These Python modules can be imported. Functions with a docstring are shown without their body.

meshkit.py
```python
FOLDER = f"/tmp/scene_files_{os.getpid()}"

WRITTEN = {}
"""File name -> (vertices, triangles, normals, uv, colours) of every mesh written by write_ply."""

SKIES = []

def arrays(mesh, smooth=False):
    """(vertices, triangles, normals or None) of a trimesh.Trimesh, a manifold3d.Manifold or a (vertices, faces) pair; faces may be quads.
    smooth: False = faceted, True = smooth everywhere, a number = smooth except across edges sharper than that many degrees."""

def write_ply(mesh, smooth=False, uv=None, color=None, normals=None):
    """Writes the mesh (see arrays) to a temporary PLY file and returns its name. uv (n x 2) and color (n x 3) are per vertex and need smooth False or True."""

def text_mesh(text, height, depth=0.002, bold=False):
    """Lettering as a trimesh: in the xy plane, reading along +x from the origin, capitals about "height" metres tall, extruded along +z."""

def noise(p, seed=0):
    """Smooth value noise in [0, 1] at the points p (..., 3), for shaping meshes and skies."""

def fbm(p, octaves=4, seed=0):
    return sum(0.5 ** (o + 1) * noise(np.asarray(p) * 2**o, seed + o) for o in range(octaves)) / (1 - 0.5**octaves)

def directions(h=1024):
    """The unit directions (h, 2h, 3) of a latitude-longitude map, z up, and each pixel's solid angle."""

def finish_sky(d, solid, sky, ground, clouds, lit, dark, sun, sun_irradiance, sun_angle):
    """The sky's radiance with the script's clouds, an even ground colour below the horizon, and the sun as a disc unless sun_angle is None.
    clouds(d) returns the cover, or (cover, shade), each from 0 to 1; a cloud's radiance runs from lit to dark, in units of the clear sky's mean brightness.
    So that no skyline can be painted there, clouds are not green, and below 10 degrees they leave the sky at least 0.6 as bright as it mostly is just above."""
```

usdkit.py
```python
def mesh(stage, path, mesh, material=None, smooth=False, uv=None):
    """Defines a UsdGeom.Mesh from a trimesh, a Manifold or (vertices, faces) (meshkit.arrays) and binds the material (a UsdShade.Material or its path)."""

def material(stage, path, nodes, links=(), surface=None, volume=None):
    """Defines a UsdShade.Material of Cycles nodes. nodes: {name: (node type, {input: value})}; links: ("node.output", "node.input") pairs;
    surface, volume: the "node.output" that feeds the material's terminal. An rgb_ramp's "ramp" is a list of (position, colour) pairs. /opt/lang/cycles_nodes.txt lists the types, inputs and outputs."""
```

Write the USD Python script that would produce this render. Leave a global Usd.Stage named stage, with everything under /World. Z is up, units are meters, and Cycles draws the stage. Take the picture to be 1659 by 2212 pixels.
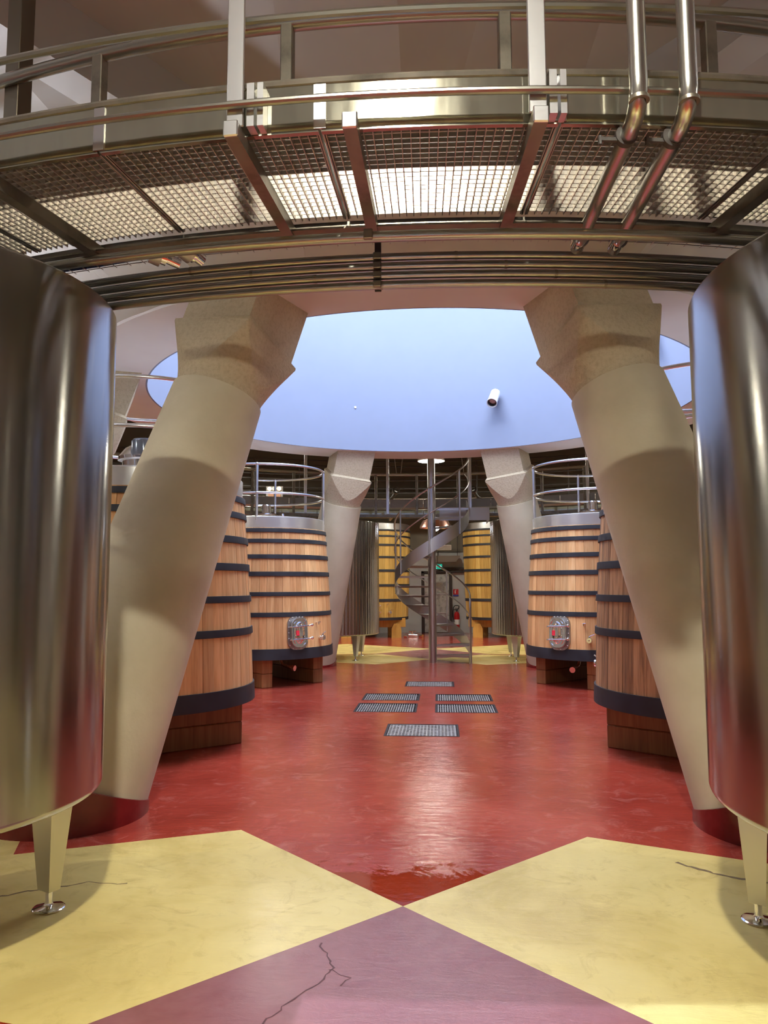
import math, random
import numpy as np, trimesh, manifold3d as m3
from shapely.geometry import Polygon, Point, box as sbox
from shapely.ops import unary_union
import usdkit, meshkit
from pxr import Usd, UsdGeom, UsdLux, UsdShade, Gf, Sdf

random.seed(7)
RNG = np.random.RandomState(7)
stage = Usd.Stage.CreateInMemory()
UsdGeom.SetStageUpAxis(stage, "Z")
UsdGeom.SetStageMetersPerUnit(stage, 1.0)
UsdGeom.Xform.Define(stage, "/World")
PI = math.pi

# ------------------------------------------------------------------ camera
F_PX, PITCH, YAW, ROLL, CX, CY, CZ = 1621.35, 0.0972, 0.0736, -0.0040, 0.1899, -9.5809, 1.5
EXPOSURE = 0.22
cam = UsdGeom.Camera.Define(stage, "/World/camera")
cam.CreateHorizontalApertureAttr(36.0)
cam.CreateFocalLengthAttr(36.0 * F_PX / 1659.0)
cam.CreateClippingRangeAttr((0.05, 200.0))
cam.CreateExposureAttr(EXPOSURE)
_c, _s, _cp, _sp = math.cos(YAW), math.sin(YAW), math.cos(PITCH), math.sin(PITCH)
_fw = np.array([-_s * _cp, _c * _cp, _sp]); _r = np.array([_c, _s, 0.0]); _u = np.cross(_r, _fw)
_r2 = math.cos(ROLL) * _r + math.sin(ROLL) * _u; _u2 = -math.sin(ROLL) * _r + math.cos(ROLL) * _u
cam.AddTransformOp().Set(Gf.Matrix4d(*[*_r2, 0, *_u2, 0, *(-_fw), 0, CX, CY, CZ, 1]))

# ------------------------------------------------------------------ light levels (used by the lamp builders below)
LAMP_POWER = 210.0          # radiance of the warm high-bay lamps of the outer ring
LAMP_COLOR = (1.0, 0.96, 0.80)
SUN_POWER = 1.5
SKYLIGHT_POWER = 13.5      # daylight through the laylight on top of the cupola
SKYLIGHT_COLOR = (0.80, 0.87, 1.0)

dome = UsdLux.DomeLight.Define(stage, "/World/night_air")     # nothing of it is seen: the hall is closed
dome.CreateIntensityAttr(0.02)
dome.CreateColorAttr(Gf.Vec3f(0.8, 0.85, 1.0))

sky = UsdLux.DiskLight.Define(stage, "/World/skylight_daylight")
sky.CreateRadiusAttr(2.5)
sky.CreateIntensityAttr(SKYLIGHT_POWER)
sky.CreateColorAttr(Gf.Vec3f(*SKYLIGHT_COLOR))
sky.CreateNormalizeAttr(False)
sky.AddTranslateOp().Set((0, 0, 7.9))

sun = UsdLux.DistantLight.Define(stage, "/World/low_sun")       # enters by an unseen opening added behind the camera to make the floor patch
sun.CreateAngleAttr(0.12)
sun.CreateNormalizeAttr(True)
sun.CreateIntensityAttr(SUN_POWER)
sun.CreateColorAttr(Gf.Vec3f(0.66, 0.82, 1.0))
sun.AddRotateXOp().Set(68.8)

# ------------------------------------------------------------------ materials
M = {}
def mat(name, nodes, links=(), surface="p.BSDF"):
    M[name] = usdkit.material(stage, "/World/Looks/" + name, nodes, links, surface=surface)
    return M[name]
def plain(name, col, rough=0.5, metal=0.0, **kw):
    return mat(name, {"p": ("principled_bsdf", {"base_color": col, "roughness": rough, "metallic": metal, **kw})})

def noisy(name, c1, c2, rough=(0.4, 0.5), scale=3.0, detail=6, metal=0.0, bump=0.0, bscale=60.0, stretch=(1, 1, 1), lo=0.35, hi=0.65, bdist=0.01, **kw):
    nodes = {"tc": ("texture_coordinate", {}), "mp": ("mapping", {"scale": stretch}),
             "n": ("noise_texture", {"scale": scale, "detail": detail, "roughness": 0.6}),
             "cr": ("rgb_ramp", {"ramp": [(lo, c1), (hi, c2)]}),
             "rr": ("map_range", {"from_min": lo, "from_max": hi, "to_min": rough[0], "to_max": rough[1], "clamp": True}),
             "p": ("principled_bsdf", {"metallic": metal, **kw})}
    links = [("tc.object", "mp.vector"), ("mp.vector", "n.vector"), ("n.fac", "cr.fac"), ("cr.color", "p.base_color"), ("n.fac", "rr.value"), ("rr.result", "p.roughness")]
    if bump:
        nodes["bn"] = ("noise_texture", {"scale": bscale, "detail": 4})
        nodes["b"] = ("bump", {"strength": bump, "distance": bdist})
        links += [("mp.vector", "bn.vector"), ("bn.fac", "b.height"), ("b.normal", "p.normal")]
    return mat(name, nodes, links)

def floor_mat(name, c1, c2, c3, wear_col, wear, rough):
    """Poured resin: large soft tone changes, cloudy scuffs, fine swirl scratches and puddle-smooth patches."""
    nodes = {"g": ("geometry", {}),
             "n1": ("noise_texture", {"scale": 0.9, "detail": 5, "roughness": 0.55, "distortion": 0.4}),
             "r1": ("rgb_ramp", {"ramp": [(0.3, c1), (0.52, c2), (0.72, c3)]}),
             "n2": ("noise_texture", {"scale": 4.5, "detail": 9, "roughness": 0.72, "distortion": 1.6}),
             "r2": ("map_range", {"from_min": 0.53, "from_max": 0.70, "to_min": 0.0, "to_max": wear, "clamp": True}),
             "mx": ("mix_color", {"b": wear_col}),
             "n3": ("noise_texture", {"scale": 1.7, "detail": 4, "roughness": 0.6, "distortion": 0.8}),
             "rr": ("map_range", {"from_min": 0.38, "from_max": 0.66, "to_min": rough[0], "to_max": rough[1], "clamp": True}),
             "mp": ("mapping", {"scale": (2.2, 7.0, 1.0), "rotation": (0, 0, 0.12)}),
             "n4": ("noise_texture", {"scale": 2.6, "detail": 8, "roughness": 0.68, "distortion": 0.9}),
             "b": ("bump", {"strength": 0.17, "distance": 0.012}),
             "p": ("principled_bsdf", {"specular_ior_level": 0.5, "coat_weight": 0.25, "coat_roughness": 0.12})}
    links = [("g.position", "n1.vector"), ("g.position", "n2.vector"), ("g.position", "n3.vector"), ("g.position", "mp.vector"), ("mp.vector", "n4.vector"),
             ("n1.fac", "r1.fac"), ("r1.color", "mx.a"), ("n2.fac", "r2.value"), ("r2.result", "mx.fac"), ("mx.result", "p.base_color"),
             ("n3.fac", "rr.value"), ("rr.result", "p.roughness"), ("n4.fac", "b.height"), ("b.normal", "p.normal"), ("b.normal", "p.coat_normal")]
    return mat(name, nodes, links)

RED = ("red_resin", (0.29, 0.034, 0.022), (0.37, 0.052, 0.034), (0.42, 0.070, 0.048), (0.50, 0.20, 0.17), 0.45, (0.07, 0.18))
def wet(name):
    """Puddled strip of the red floor, in front of the point where the yellow panels meet: darker and smoother, its edge frayed."""
    nodes = {"g": ("geometry", {}), "sx": ("separate_xyz", {}), "n": ("noise_texture", {"scale": 5.0, "detail": 8, "roughness": 0.75, "distortion": 0.6}),
             "m": ("math", {"math_type": "multiply_add", "value2": -1.0, "value3": -5.42}), "a": ("math", {"math_type": "multiply_add", "value2": 1.3}), "off": ("math", {"math_type": "subtract", "value2": 0.5}),
             "w": ("map_range", {"from_min": 0.0, "from_max": 0.06, "to_min": 0.0, "to_max": 1.0, "clamp": True}),
             "p": ("principled_bsdf", {"base_color": (0.27, 0.030, 0.010), "roughness": 0.07}), "bn": ("noise_texture", {"scale": 14.0, "detail": 3}), "b": ("bump", {"strength": 0.10, "distance": 0.01}), "mx": ("mix_closure", {})}
    return nodes, [("g.position", "sx.vector"), ("g.position", "n.vector"), ("sx.y", "m.value1"), ("n.fac", "off.value1"), ("off.value", "a.value1"), ("m.value", "a.value3"), ("a.value", "w.value"), ("w.result", "mx.fac"), ("g.position", "bn.vector"), ("bn.fac", "b.height"), ("b.normal", "p.normal")]
_floor_mat = floor_mat
def red_floor(*a):
    keep = {}
    global mat
    real = mat
    def grab(name, nodes, links=(), surface="p.BSDF"):
        n2, l2 = wet(name)
        nn = {"dry_" + k: v for k, v in nodes.items()}; nn.update(n2)
        ll = [tuple("dry_" + e for e in l) for l in links] + l2 + [("dry_p.BSDF", "mx.closure1"), ("p.BSDF", "mx.closure2")]
        return real(name, nn, ll, surface="mx.closure")
    mat = grab
    try: floor_mat(*a)
    finally: mat = real
red_floor(*RED)
floor_mat("yellow_resin", (0.54, 0.41, 0.135), (0.68, 0.55, 0.21), (0.74, 0.62, 0.27), (0.46, 0.34, 0.11), 0.62, (0.26, 0.45))
floor_mat("mauve_resin", (0.21, 0.066, 0.070), (0.26, 0.092, 0.100), (0.29, 0.118, 0.128), (0.20, 0.06, 0.06), 0.45, (0.24, 0.40))  # pale sheen on the red floor, put into the colour as mauve
noisy("red_skirt", (0.13, 0.004, 0.006), (0.20, 0.008, 0.010), (0.25, 0.38), 2.0)
noisy("plaster", (0.48, 0.42, 0.30), (0.55, 0.49, 0.36), (0.75, 0.85), 2.2, bump=0.10, bscale=45)
noisy("stone", (0.43, 0.355, 0.235), (0.53, 0.45, 0.315), (0.85, 0.95), 34.0, bump=0.5, bscale=55, lo=0.28, hi=0.55, bdist=0.012)
noisy("white_plaster", (0.215, 0.26, 0.375), (0.23, 0.275, 0.40), (0.8, 0.9), 1.2)  # cupola plaster: the blue of the daylight is mixed into its base colour
noisy("soffit_plaster", (0.64, 0.60, 0.59), (0.68, 0.65, 0.64), (0.8, 0.9), 1.2)
noisy("ceiling_plaster", (0.42, 0.395, 0.355), (0.45, 0.425, 0.385), (0.85, 0.95), 1.0)
noisy("wall_plaster", (0.50, 0.51, 0.51), (0.56, 0.57, 0.57), (0.85, 0.95), 1.5)

def brushed(name, col, rough, aniso, rot=0.0, scr=(3, 3, 220), tone=0.12, dr=0.06):
    nodes = {"tc": ("texture_coordinate", {}), "mp": ("mapping", {"scale": scr}), "n": ("noise_texture", {"scale": 1.0, "detail": 3}),
             "rr": ("map_range", {"from_min": 0.3, "from_max": 0.7, "to_min": max(0.05, rough - dr), "to_max": rough + dr, "clamp": True}),
             "cr": ("rgb_ramp", {"ramp": [(0.3, tuple(c * (1 - tone) for c in col)), (0.7, col)]}),
             "t": ("tangent", {"direction_type": "radial", "axis": "z"}),
             "p": ("principled_bsdf", {"metallic": 1.0, "anisotropic": aniso, "anisotropic_rotation": rot})}
    links = [("tc.object", "mp.vector"), ("mp.vector", "n.vector"), ("n.fac", "rr.value"), ("rr.result", "p.roughness"), ("n.fac", "cr.fac"), ("cr.color", "p.base_color"), ("t.tangent", "p.tangent")]
    return mat(name, nodes, links)
mat("tank_steel", {"t": ("tangent", {"direction_type": "radial", "axis": "z"}), "p": ("principled_bsdf", {"base_color": (0.40, 0.385, 0.36), "metallic": 1.0, "roughness": 0.18, "anisotropic": 0.8, "anisotropic_rotation": 0.25})}, [("t.tangent", "p.tangent")])
plain("band_steel", (0.80, 0.80, 0.81), 0.34, 1.0)
noisy("catwalk_steel", (0.20, 0.18, 0.145), (0.28, 0.25, 0.205), (0.32, 0.44), 5.0, metal=0.85, bump=0.03, bscale=12)
noisy("fascia_steel", (0.38, 0.36, 0.29), (0.43, 0.41, 0.33), (0.09, 0.12), 4.0, metal=0.9, stretch=(5, 5, 0.6))
noisy("toe_steel", (0.27, 0.28, 0.28), (0.34, 0.35, 0.35), (0.55, 0.65), 3.0, metal=0.35)
plain("grating_steel", (0.50, 0.46, 0.41), 0.45, 1.0)
plain("pipe_steel", (0.36, 0.35, 0.305), 0.30, 1.0)
plain("leg_steel", (0.62, 0.60, 0.53), 0.38, 0.85)
plain("bronze_steel", (0.16, 0.135, 0.10), 0.4, 1.0)
plain("bright_pipe", (0.56, 0.55, 0.51), 0.25, 1.0)
plain("dull_steel", (0.42, 0.40, 0.39), 0.42, 1.0)
plain("stair_steel", (0.50, 0.48, 0.48), 0.33, 1.0)
plain("chrome", (0.86, 0.86, 0.88), 0.07, 1.0)
plain("rail_steel", (0.72, 0.72, 0.74), 0.28, 1.0)
noisy("hoop_black", (0.012, 0.013, 0.020), (0.022, 0.024, 0.034), (0.45, 0.6), 6.0)
plain("black_rubber", (0.012, 0.012, 0.013), 0.6)
plain("dark_metal", (0.045, 0.038, 0.035), 0.5)
plain("brown_duct", (0.20, 0.16, 0.13), 0.6)
plain("white_enamel", (0.80, 0.82, 0.84), 0.35)
plain("red_paint", (0.55, 0.012, 0.015), 0.35)
plain("red_tag", (0.80, 0.03, 0.06), 0.45)
plain("blue_paint", (0.05, 0.06, 0.35), 0.4)
plain("blue_cap", (0.16, 0.30, 0.55), 0.4)
plain("sight_glass", (0.22, 0.25, 0.33), 0.12, 0.5)
plain("white_paint", (0.85, 0.85, 0.85), 0.5)
plain("cable_red", (0.22, 0.008, 0.014), 0.45)
plain("cable_blue", (0.02, 0.035, 0.14), 0.45)
plain("copper_bowl", (0.62, 0.36, 0.30), 0.28, 1.0)
plain("brown_cladding", (0.15, 0.125, 0.092), 0.7)  # shade of the upper back wall, put in as dark brown
plain("frame_brown", (0.035, 0.022, 0.018), 0.5)
noisy("galvanised", (0.36, 0.38, 0.36), (0.52, 0.54, 0.52), (0.3, 0.5), 6.0, metal=0.6, lo=0.4, hi=0.6)
noisy("checker_plate", (0.30, 0.28, 0.27), (0.46, 0.43, 0.42), (0.35, 0.5), 9.0, metal=0.6)
plain("crack_dark", (0.10, 0.03, 0.035), 0.6)
plain("stain_brown", (0.17, 0.11, 0.05), 0.6)
plain("pit_dark", (0.02, 0.012, 0.012), 0.8)

def wood(name, a, b, c):
    nodes = {"tc": ("texture_coordinate", {}), "oi": ("object_info", {}), "mp": ("mapping", {"scale": (26, 26, 1.3)}),
             "off": ("combine_xyz", {}), "ad": ("vector_math", {"math_type": "add"}), "m": ("math", {"math_type": "multiply", "value2": 37.0}),
             "n": ("noise_texture", {"scale": 1.0, "detail": 6, "roughness": 0.6, "distortion": 0.3}),
             "cr": ("rgb_ramp", {"ramp": [(0.28, a), (0.5, b), (0.74, c)]}),
             "h": ("hsv", {"hue": 0.5, "saturation": 1.0}), "vr": ("map_range", {"from_min": 0, "from_max": 1, "to_min": 0.82, "to_max": 1.14}),
             "bp": ("bump", {"strength": 0.08, "distance": 0.004}),
             "p": ("principled_bsdf", {"roughness": 0.5, "specular_ior_level": 0.4})}
    links = [("tc.object", "mp.vector"), ("oi.random", "m.value1"), ("m.value", "off.x"), ("m.value", "off.y"), ("mp.vector", "ad.vector1"), ("off.vector", "ad.vector2"),
             ("ad.vector", "n.vector"), ("n.fac", "cr.fac"), ("cr.color", "h.color"), ("oi.random", "vr.value"), ("vr.result", "h.value"), ("h.color", "p.base_color"), ("n.fac", "bp.height"), ("bp.normal", "p.normal")]
    return mat(name, nodes, links)
WO = [wood("oak_stave", (0.54, 0.262, 0.100), (0.68, 0.370, 0.160), (0.76, 0.450, 0.215)),
      wood("oak_stave_pale", (0.60, 0.315, 0.130), (0.73, 0.43, 0.195), (0.80, 0.51, 0.255)),
      wood("oak_stave_deep", (0.48, 0.220, 0.080), (0.62, 0.315, 0.130), (0.70, 0.385, 0.175))]
wood("oak_weathered", (0.16, 0.085, 0.045), (0.47, 0.255, 0.125), (0.60, 0.350, 0.180))
wood("oak_weathered_dark", (0.10, 0.060, 0.038), (0.36, 0.190, 0.095), (0.52, 0.295, 0.150))
WY = [wood("blond_stave", (0.38, 0.225, 0.050), (0.48, 0.30, 0.078), (0.55, 0.365, 0.115)),
      wood("blond_stave_pale", (0.43, 0.26, 0.06), (0.53, 0.345, 0.10), (0.59, 0.41, 0.14)),
      wood("blond_stave_deep", (0.34, 0.19, 0.04), (0.43, 0.255, 0.062), (0.50, 0.32, 0.095))]
wood("oak_beam", (0.20, 0.075, 0.028), (0.28, 0.115, 0.042), (0.35, 0.155, 0.060))
wood("blond_beam", (0.40, 0.20, 0.040), (0.50, 0.27, 0.06), (0.56, 0.33, 0.09))
mat("lamp_glow", {"e": ("emission", {"color": LAMP_COLOR, "strength": LAMP_POWER})}, surface="e.emission")
mat("cool_glow", {"e": ("emission", {"color": (0.80, 0.90, 1.0), "strength": 22.0})}, surface="e.emission")
mat("exit_glow", {"e": ("emission", {"color": (0.02, 0.34, 0.22), "strength": 0.9})}, surface="e.emission")
mat("exit_white", {"e": ("emission", {"color": (0.75, 1.0, 0.92), "strength": 1.2})}, surface="e.emission")
mat("heater_glow", {"e": ("emission", {"color": (1.0, 0.62, 0.32), "strength": 3.2})}, surface="e.emission")
mat("heater_dim", {"e": ("emission", {"color": (1.0, 0.50, 0.28), "strength": 0.55})}, surface="e.emission")

# ------------------------------------------------------------------ mesh helpers
def pol(R, az, z=0.0):
    """A point of the hall: az in degrees from the camera's side (-y), positive to the right (+x)."""
    a = math.radians(az)
    return np.array([R * math.sin(a), -R * math.cos(a), z])
def box(sx, sy, sz, c=(0, 0, 0), rz=0.0):
    b = trimesh.creation.box((sx, sy, sz))
    if rz: b.apply_transform(trimesh.transformations.rotation_matrix(rz, [0, 0, 1]))
    b.apply_translation(c); return b
def rbox(sx, sy, sz, r=0.006, c=(0, 0, 0), T=None):
    """A box with chamfered edges."""
    r = min(r, sx / 3, sy / 3, sz / 3)
    pts = []
    for x in (-1, 1):
        for y in (-1, 1):
            for z in (-1, 1):
                X, Y, Z = x * sx / 2, y * sy / 2, z * sz / 2
                pts += [(X - x * r, Y - y * r, Z), (X - x * r, Y, Z - z * r), (X, Y - y * r, Z - z * r)]
    h = trimesh.convex.convex_hull(np.array(pts))
    if T is not None: h.apply_transform(T)
    h.apply_translation(c); return h
def cyl(p, q, r, n=20, r2=None):
    p, q = np.asarray(p, float), np.asarray(q, float)
    return tube([p, q], [r, r if r2 is None else r2], n)
def tube(pts, r, n=10, closed=False, caps=True):
    p = np.asarray(pts, float); k = len(p)
    rr = np.broadcast_to(np.asarray(r, float), (k,))
    t = (np.roll(p, -1, 0) - np.roll(p, 1, 0)) if closed else np.gradient(p, axis=0)
    t = t / (np.linalg.norm(t, axis=1, keepdims=True) + 1e-12)
    a0 = np.array([0, 0, 1.0]) if abs(t[0][2]) < 0.9 else np.array([1.0, 0, 0])
    A = []
    a = a0 - t[0] * (a0 @ t[0]); a /= np.linalg.norm(a)
    for i in range(k):
        a = a - t[i] * (a @ t[i]); a /= np.linalg.norm(a); A.append(a)
    A = np.array(A); B = np.cross(t, A)
    ang = np.arange(n) * 2 * PI / n
    v = p[:, None] + rr[:, None, None] * (np.cos(ang)[None, :, None] * A[:, None] + np.sin(ang)[None, :, None] * B[:, None])
    m = k if closed else k - 1
    i, j = np.meshgrid(np.arange(m), np.arange(n), indexing="ij"); i2 = (i + 1) % k; j2 = (j + 1) % n
    f = np.stack([i * n + j, i * n + j2, i2 * n + j2, i2 * n + j], -1).reshape(-1, 4)
    f = np.vstack([f[:, [0, 1, 2]], f[:, [0, 2, 3]]])
    V = v.reshape(-1, 3)
    if not closed and caps:
        c0, c1 = len(V), len(V) + 1
        V = np.vstack([V, p[0], p[-1]])
        jj = np.arange(n)
        f = np.vstack([f, np.stack([np.full(n, c0), (jj + 1) % n, jj], 1), np.stack([np.full(n, c1), (k - 1) * n + jj, (k - 1) * n + (jj + 1) % n], 1)])
    return trimesh.Trimesh(V, f, process=False)
def fillet(pts, r, n=6):
    """Rounds the corners of a polyline with arcs."""
    p = [np.asarray(x, float) for x in pts]; out = [p[0]]
    for i in range(1, len(p) - 1):
        a, b = p[i - 1] - p[i], p[i + 1] - p[i]
        la, lb = np.linalg.norm(a), np.linalg.norm(b); d = min(r, la * .49, lb * .49)
        s, e = p[i] + a / la * d, p[i] + b / lb * d
        for t in np.linspace(0, 1, n):
            out.append((1 - t) ** 2 * s + 2 * t * (1 - t) * p[i] + t * t * e)
    return out + [p[-1]]
def arc(R, z, a0, a1, step=1.5):
    n = max(3, int(abs(a1 - a0) / step) + 1)
    return [pol(R, a, z) for a in np.linspace(a0, a1, n)]
def band(r0, r1, z0, z1, a0, a1, step=1.5):
    """An annular sector, r0..r1 by z0..z1."""
    n = max(3, int(abs(a1 - a0) / step) + 1); aa = np.linspace(a0, a1, n)
    V = np.array([[pol(r0, a, z0), pol(r1, a, z0), pol(r1, a, z1), pol(r0, a, z1)] for a in aa]).reshape(-1, 3)
    f = []
    for i in range(n - 1):
        for k in range(4):
            f.append((i * 4 + k, i * 4 + (k + 1) % 4, i * 4 + 4 + (k + 1) % 4, i * 4 + 4 + k))
    f += [(0, 3, 2, 1), ((n - 1) * 4, (n - 1) * 4 + 1, (n - 1) * 4 + 2, (n - 1) * 4 + 3)]
    t = trimesh.Trimesh(V, np.vstack([np.array(f)[:, [0, 1, 2]], np.array(f)[:, [0, 2, 3]]]), process=False)
    t.fix_normals(); return t
def lathe(prof, n=48):
    """prof: (r, z) pairs from bottom to top on the outside; closed at the axis where r = 0."""
    return trimesh.creation.revolve(np.array(prof, float), sections=n)
def join(*ms):
    return trimesh.util.concatenate([m for m in ms])
def from_m(m):
    x = m.to_mesh(); return trimesh.Trimesh(x.vert_properties[:, :3], x.tri_verts, process=False)
def to_m(t):
    return m3.Manifold(m3.Mesh(np.asarray(t.vertices, np.float32), np.asarray(t.faces, np.uint32)))
def rotx(m, deg, ax=(0, 0, 1), at=(0, 0, 0)):
    m = m.copy(); m.apply_transform(trimesh.transformations.rotation_matrix(math.radians(deg), ax, at)); return m
def frame_to(z, x=None):
    """Rotation whose z axis is the given direction."""
    z = np.asarray(z, float); z /= np.linalg.norm(z)
    x = np.array([1.0, 0, 0]) if x is None else np.asarray(x, float)
    x = x - z * (x @ z); x /= np.linalg.norm(x); y = np.cross(z, x)
    T = np.eye(4); T[:3, :3] = np.stack([x, y, z], 1); return T

# ------------------------------------------------------------------ scene helpers
_used = {}
def numbered(parent, name):
    k = _used.get((parent, name), 0); _used[(parent, name)] = k + 1
    return name if k == 0 else f"{name}_{k:03d}"
def keys(prim, label=None, cat=None, group=None, kind=None):
    for k, v in (("label", label), ("category", cat), ("group", group), ("kind", kind)):
        if v: prim.SetCustomDataByKey(k, v)
    return prim
def path_of(x):
    return str(x.GetPath()) if hasattr(x, "GetPath") else x
def obj(name, mesh, m, parent="/World", label=None, cat=None, group=None, kind=None, smooth=35, loc=None):
    parent = path_of(parent)
    p = usdkit.mesh(stage, f"{parent}/{numbered(parent, name)}", mesh, M[m] if isinstance(m, str) else m, smooth=smooth)
    if loc is not None: UsdGeom.Xformable(p).AddTranslateOp().Set(Gf.Vec3d(*map(float, loc)))
    return keys(p.GetPrim(), label, cat, group, kind)
def thing(name, label, cat, loc=(0, 0, 0), rz=0.0, group=None, kind=None):
    x = UsdGeom.Xform.Define(stage, "/World/" + numbered("/World", name))
    x.AddTranslateOp().Set(Gf.Vec3d(*map(float, loc))); x.AddRotateZOp().Set(float(rz))
    return keys(x.GetPrim(), label, cat, group, kind)
def dup(src, label, loc, rz, group=None, instance=True):
    was = src.GetCustomData()
    base = src.GetName().rstrip("0123456789").rstrip("_")
    r = thing(base, label, was["category"], loc, rz, group or was.get("group"))
    r.GetReferences().AddInternalReference(src.GetPath())
    if instance: r.SetInstanceable(True)
    return r
def struct(name, mesh, m, label=None, parent="/World", smooth=35, cat=None):
    return obj(name, mesh, m, parent, label=label, cat=cat, kind="structure" if parent == "/World" else None, smooth=smooth)

# ================================================================== THE SETTING
Z_RIM, R_RIM, R_SOFFIT, R_WALL = 3.83, 3.42, 4.19, 14.5
def extr(poly, z0, z1):
    polys = list(getattr(poly, "geoms", [poly]))
    m = join(*[trimesh.creation.extrude_polygon(g, z1 - z0, engine="earcut") for g in polys]); m.apply_translation((0, 0, z0)); return m
def xy(R, az): return tuple(pol(R, az)[:2])
yellow_in, yellow_out = [], []
for k in range(8):
    a = 45 * k
    d = 22.5
    def m_(R, az): return xy(R, a + az)
    yellow_in.append(Polygon([m_(5.90, 0.0), m_(4.97, 12.2), m_(5.80, 22.5), m_(4.97, 32.8), m_(5.90, 45), m_(7.06, 45 - 8.9)] + [m_(7.06, t) for t in np.linspace(36.1 - 3, 8.9 + 3, 7)] + [m_(7.06, 8.9)]).buffer(0))
    yellow_out.append(Polygon([m_(7.20, 9.9), m_(8.42, 0.0), m_(10.1, 12.6), m_(9.3, 22.5), m_(10.1, 32.4), m_(8.42, 45), m_(7.20, 35.1)] + [m_(7.20, t) for t in np.linspace(33, 12, 8)]).buffer(0))
mauve = []
for k in range(8):
    a = 45 * k
    mauve.append(Polygon([xy(5.895, a), xy(7.13, a + 10.4), xy(8.425, a), xy(7.13, a - 10.4)]).difference(unary_union(yellow_in + yellow_out)).buffer(0))
ycell = unary_union(yellow_in + yellow_out + mauve).buffer(0)
# floor gratings (x0, y0, x1, y1, kind)
COVERS = [(-0.39, -1.92, 0.37, -1.265, "plate"), (-0.86, -0.505, -0.105, 0.16, "slot"), (0.115, -0.505, 0.86, 0.135, "slot"),
          (-0.855, 0.41, -0.095, 1.02, "slot"), (0.115, 0.39, 0.865, 0.995, "slot"), (-0.35, 1.775, 0.39, 2.35, "plate")]
holes = unary_union([sbox(c[0], c[1], c[2], c[3]) for c in COVERS])
disc = Point(0, 0).buffer(R_WALL + 0.2, 96)
fl = struct("floor", extr(disc.difference(ycell).difference(holes), -0.06, 0.0), "red_resin", "glossy dark red poured resin floor of the round hall", smooth=False)
for q in yellow_in + yellow_out:
    obj("yellow_panel", extr(q, -0.06, 0.0004), "yellow_resin", fl, smooth=False)

for q in mauve:
    obj("mauve_panel", extr(q, -0.06, 0.0002), "mauve_resin", fl, smooth=False)

def crack(pts, w=.006, seed=0):
    """A hairline in the resin: a flat, jagged ribbon."""
    rs = np.random.RandomState(seed); P = []
    for a, b in zip(pts[:-1], pts[1:]):
        a, b = np.array(a), np.array(b); k = max(3, int(np.linalg.norm(b - a) / .03))
        for u in np.linspace(0, 1, k, endpoint=False): P.append(a + (b - a) * u + rs.normal(0, .007, 2))
    P.append(np.array(pts[-1])); P = np.array(P); d = np.gradient(P, axis=0); nn = np.stack([-d[:, 1], d[:, 0]], 1); nn /= np.linalg.norm(nn, axis=1, keepdims=True)
    ww = w * rs.uniform(.4, 1.2, len(P))[:, None]
    V = np.concatenate([np.c_[P + nn * ww, np.full(len(P), .0009)], np.c_[P - nn * ww, np.full(len(P), .0009)]]); k = len(P)
    f = [(i, i + k, i + k + 1) for i in range(k - 1)] + [(i, i + k + 1, i + 1) for i in range(k - 1)]
    return trimesh.Trimesh(V, np.array(f), process=False)
obj("crack", crack([(-.335, -6.28), (-.25, -6.48), (-.26, -6.55), (-.40, -6.80), (-.52, -7.1)], .004, 1), "crack_dark", fl, smooth=False)
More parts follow.
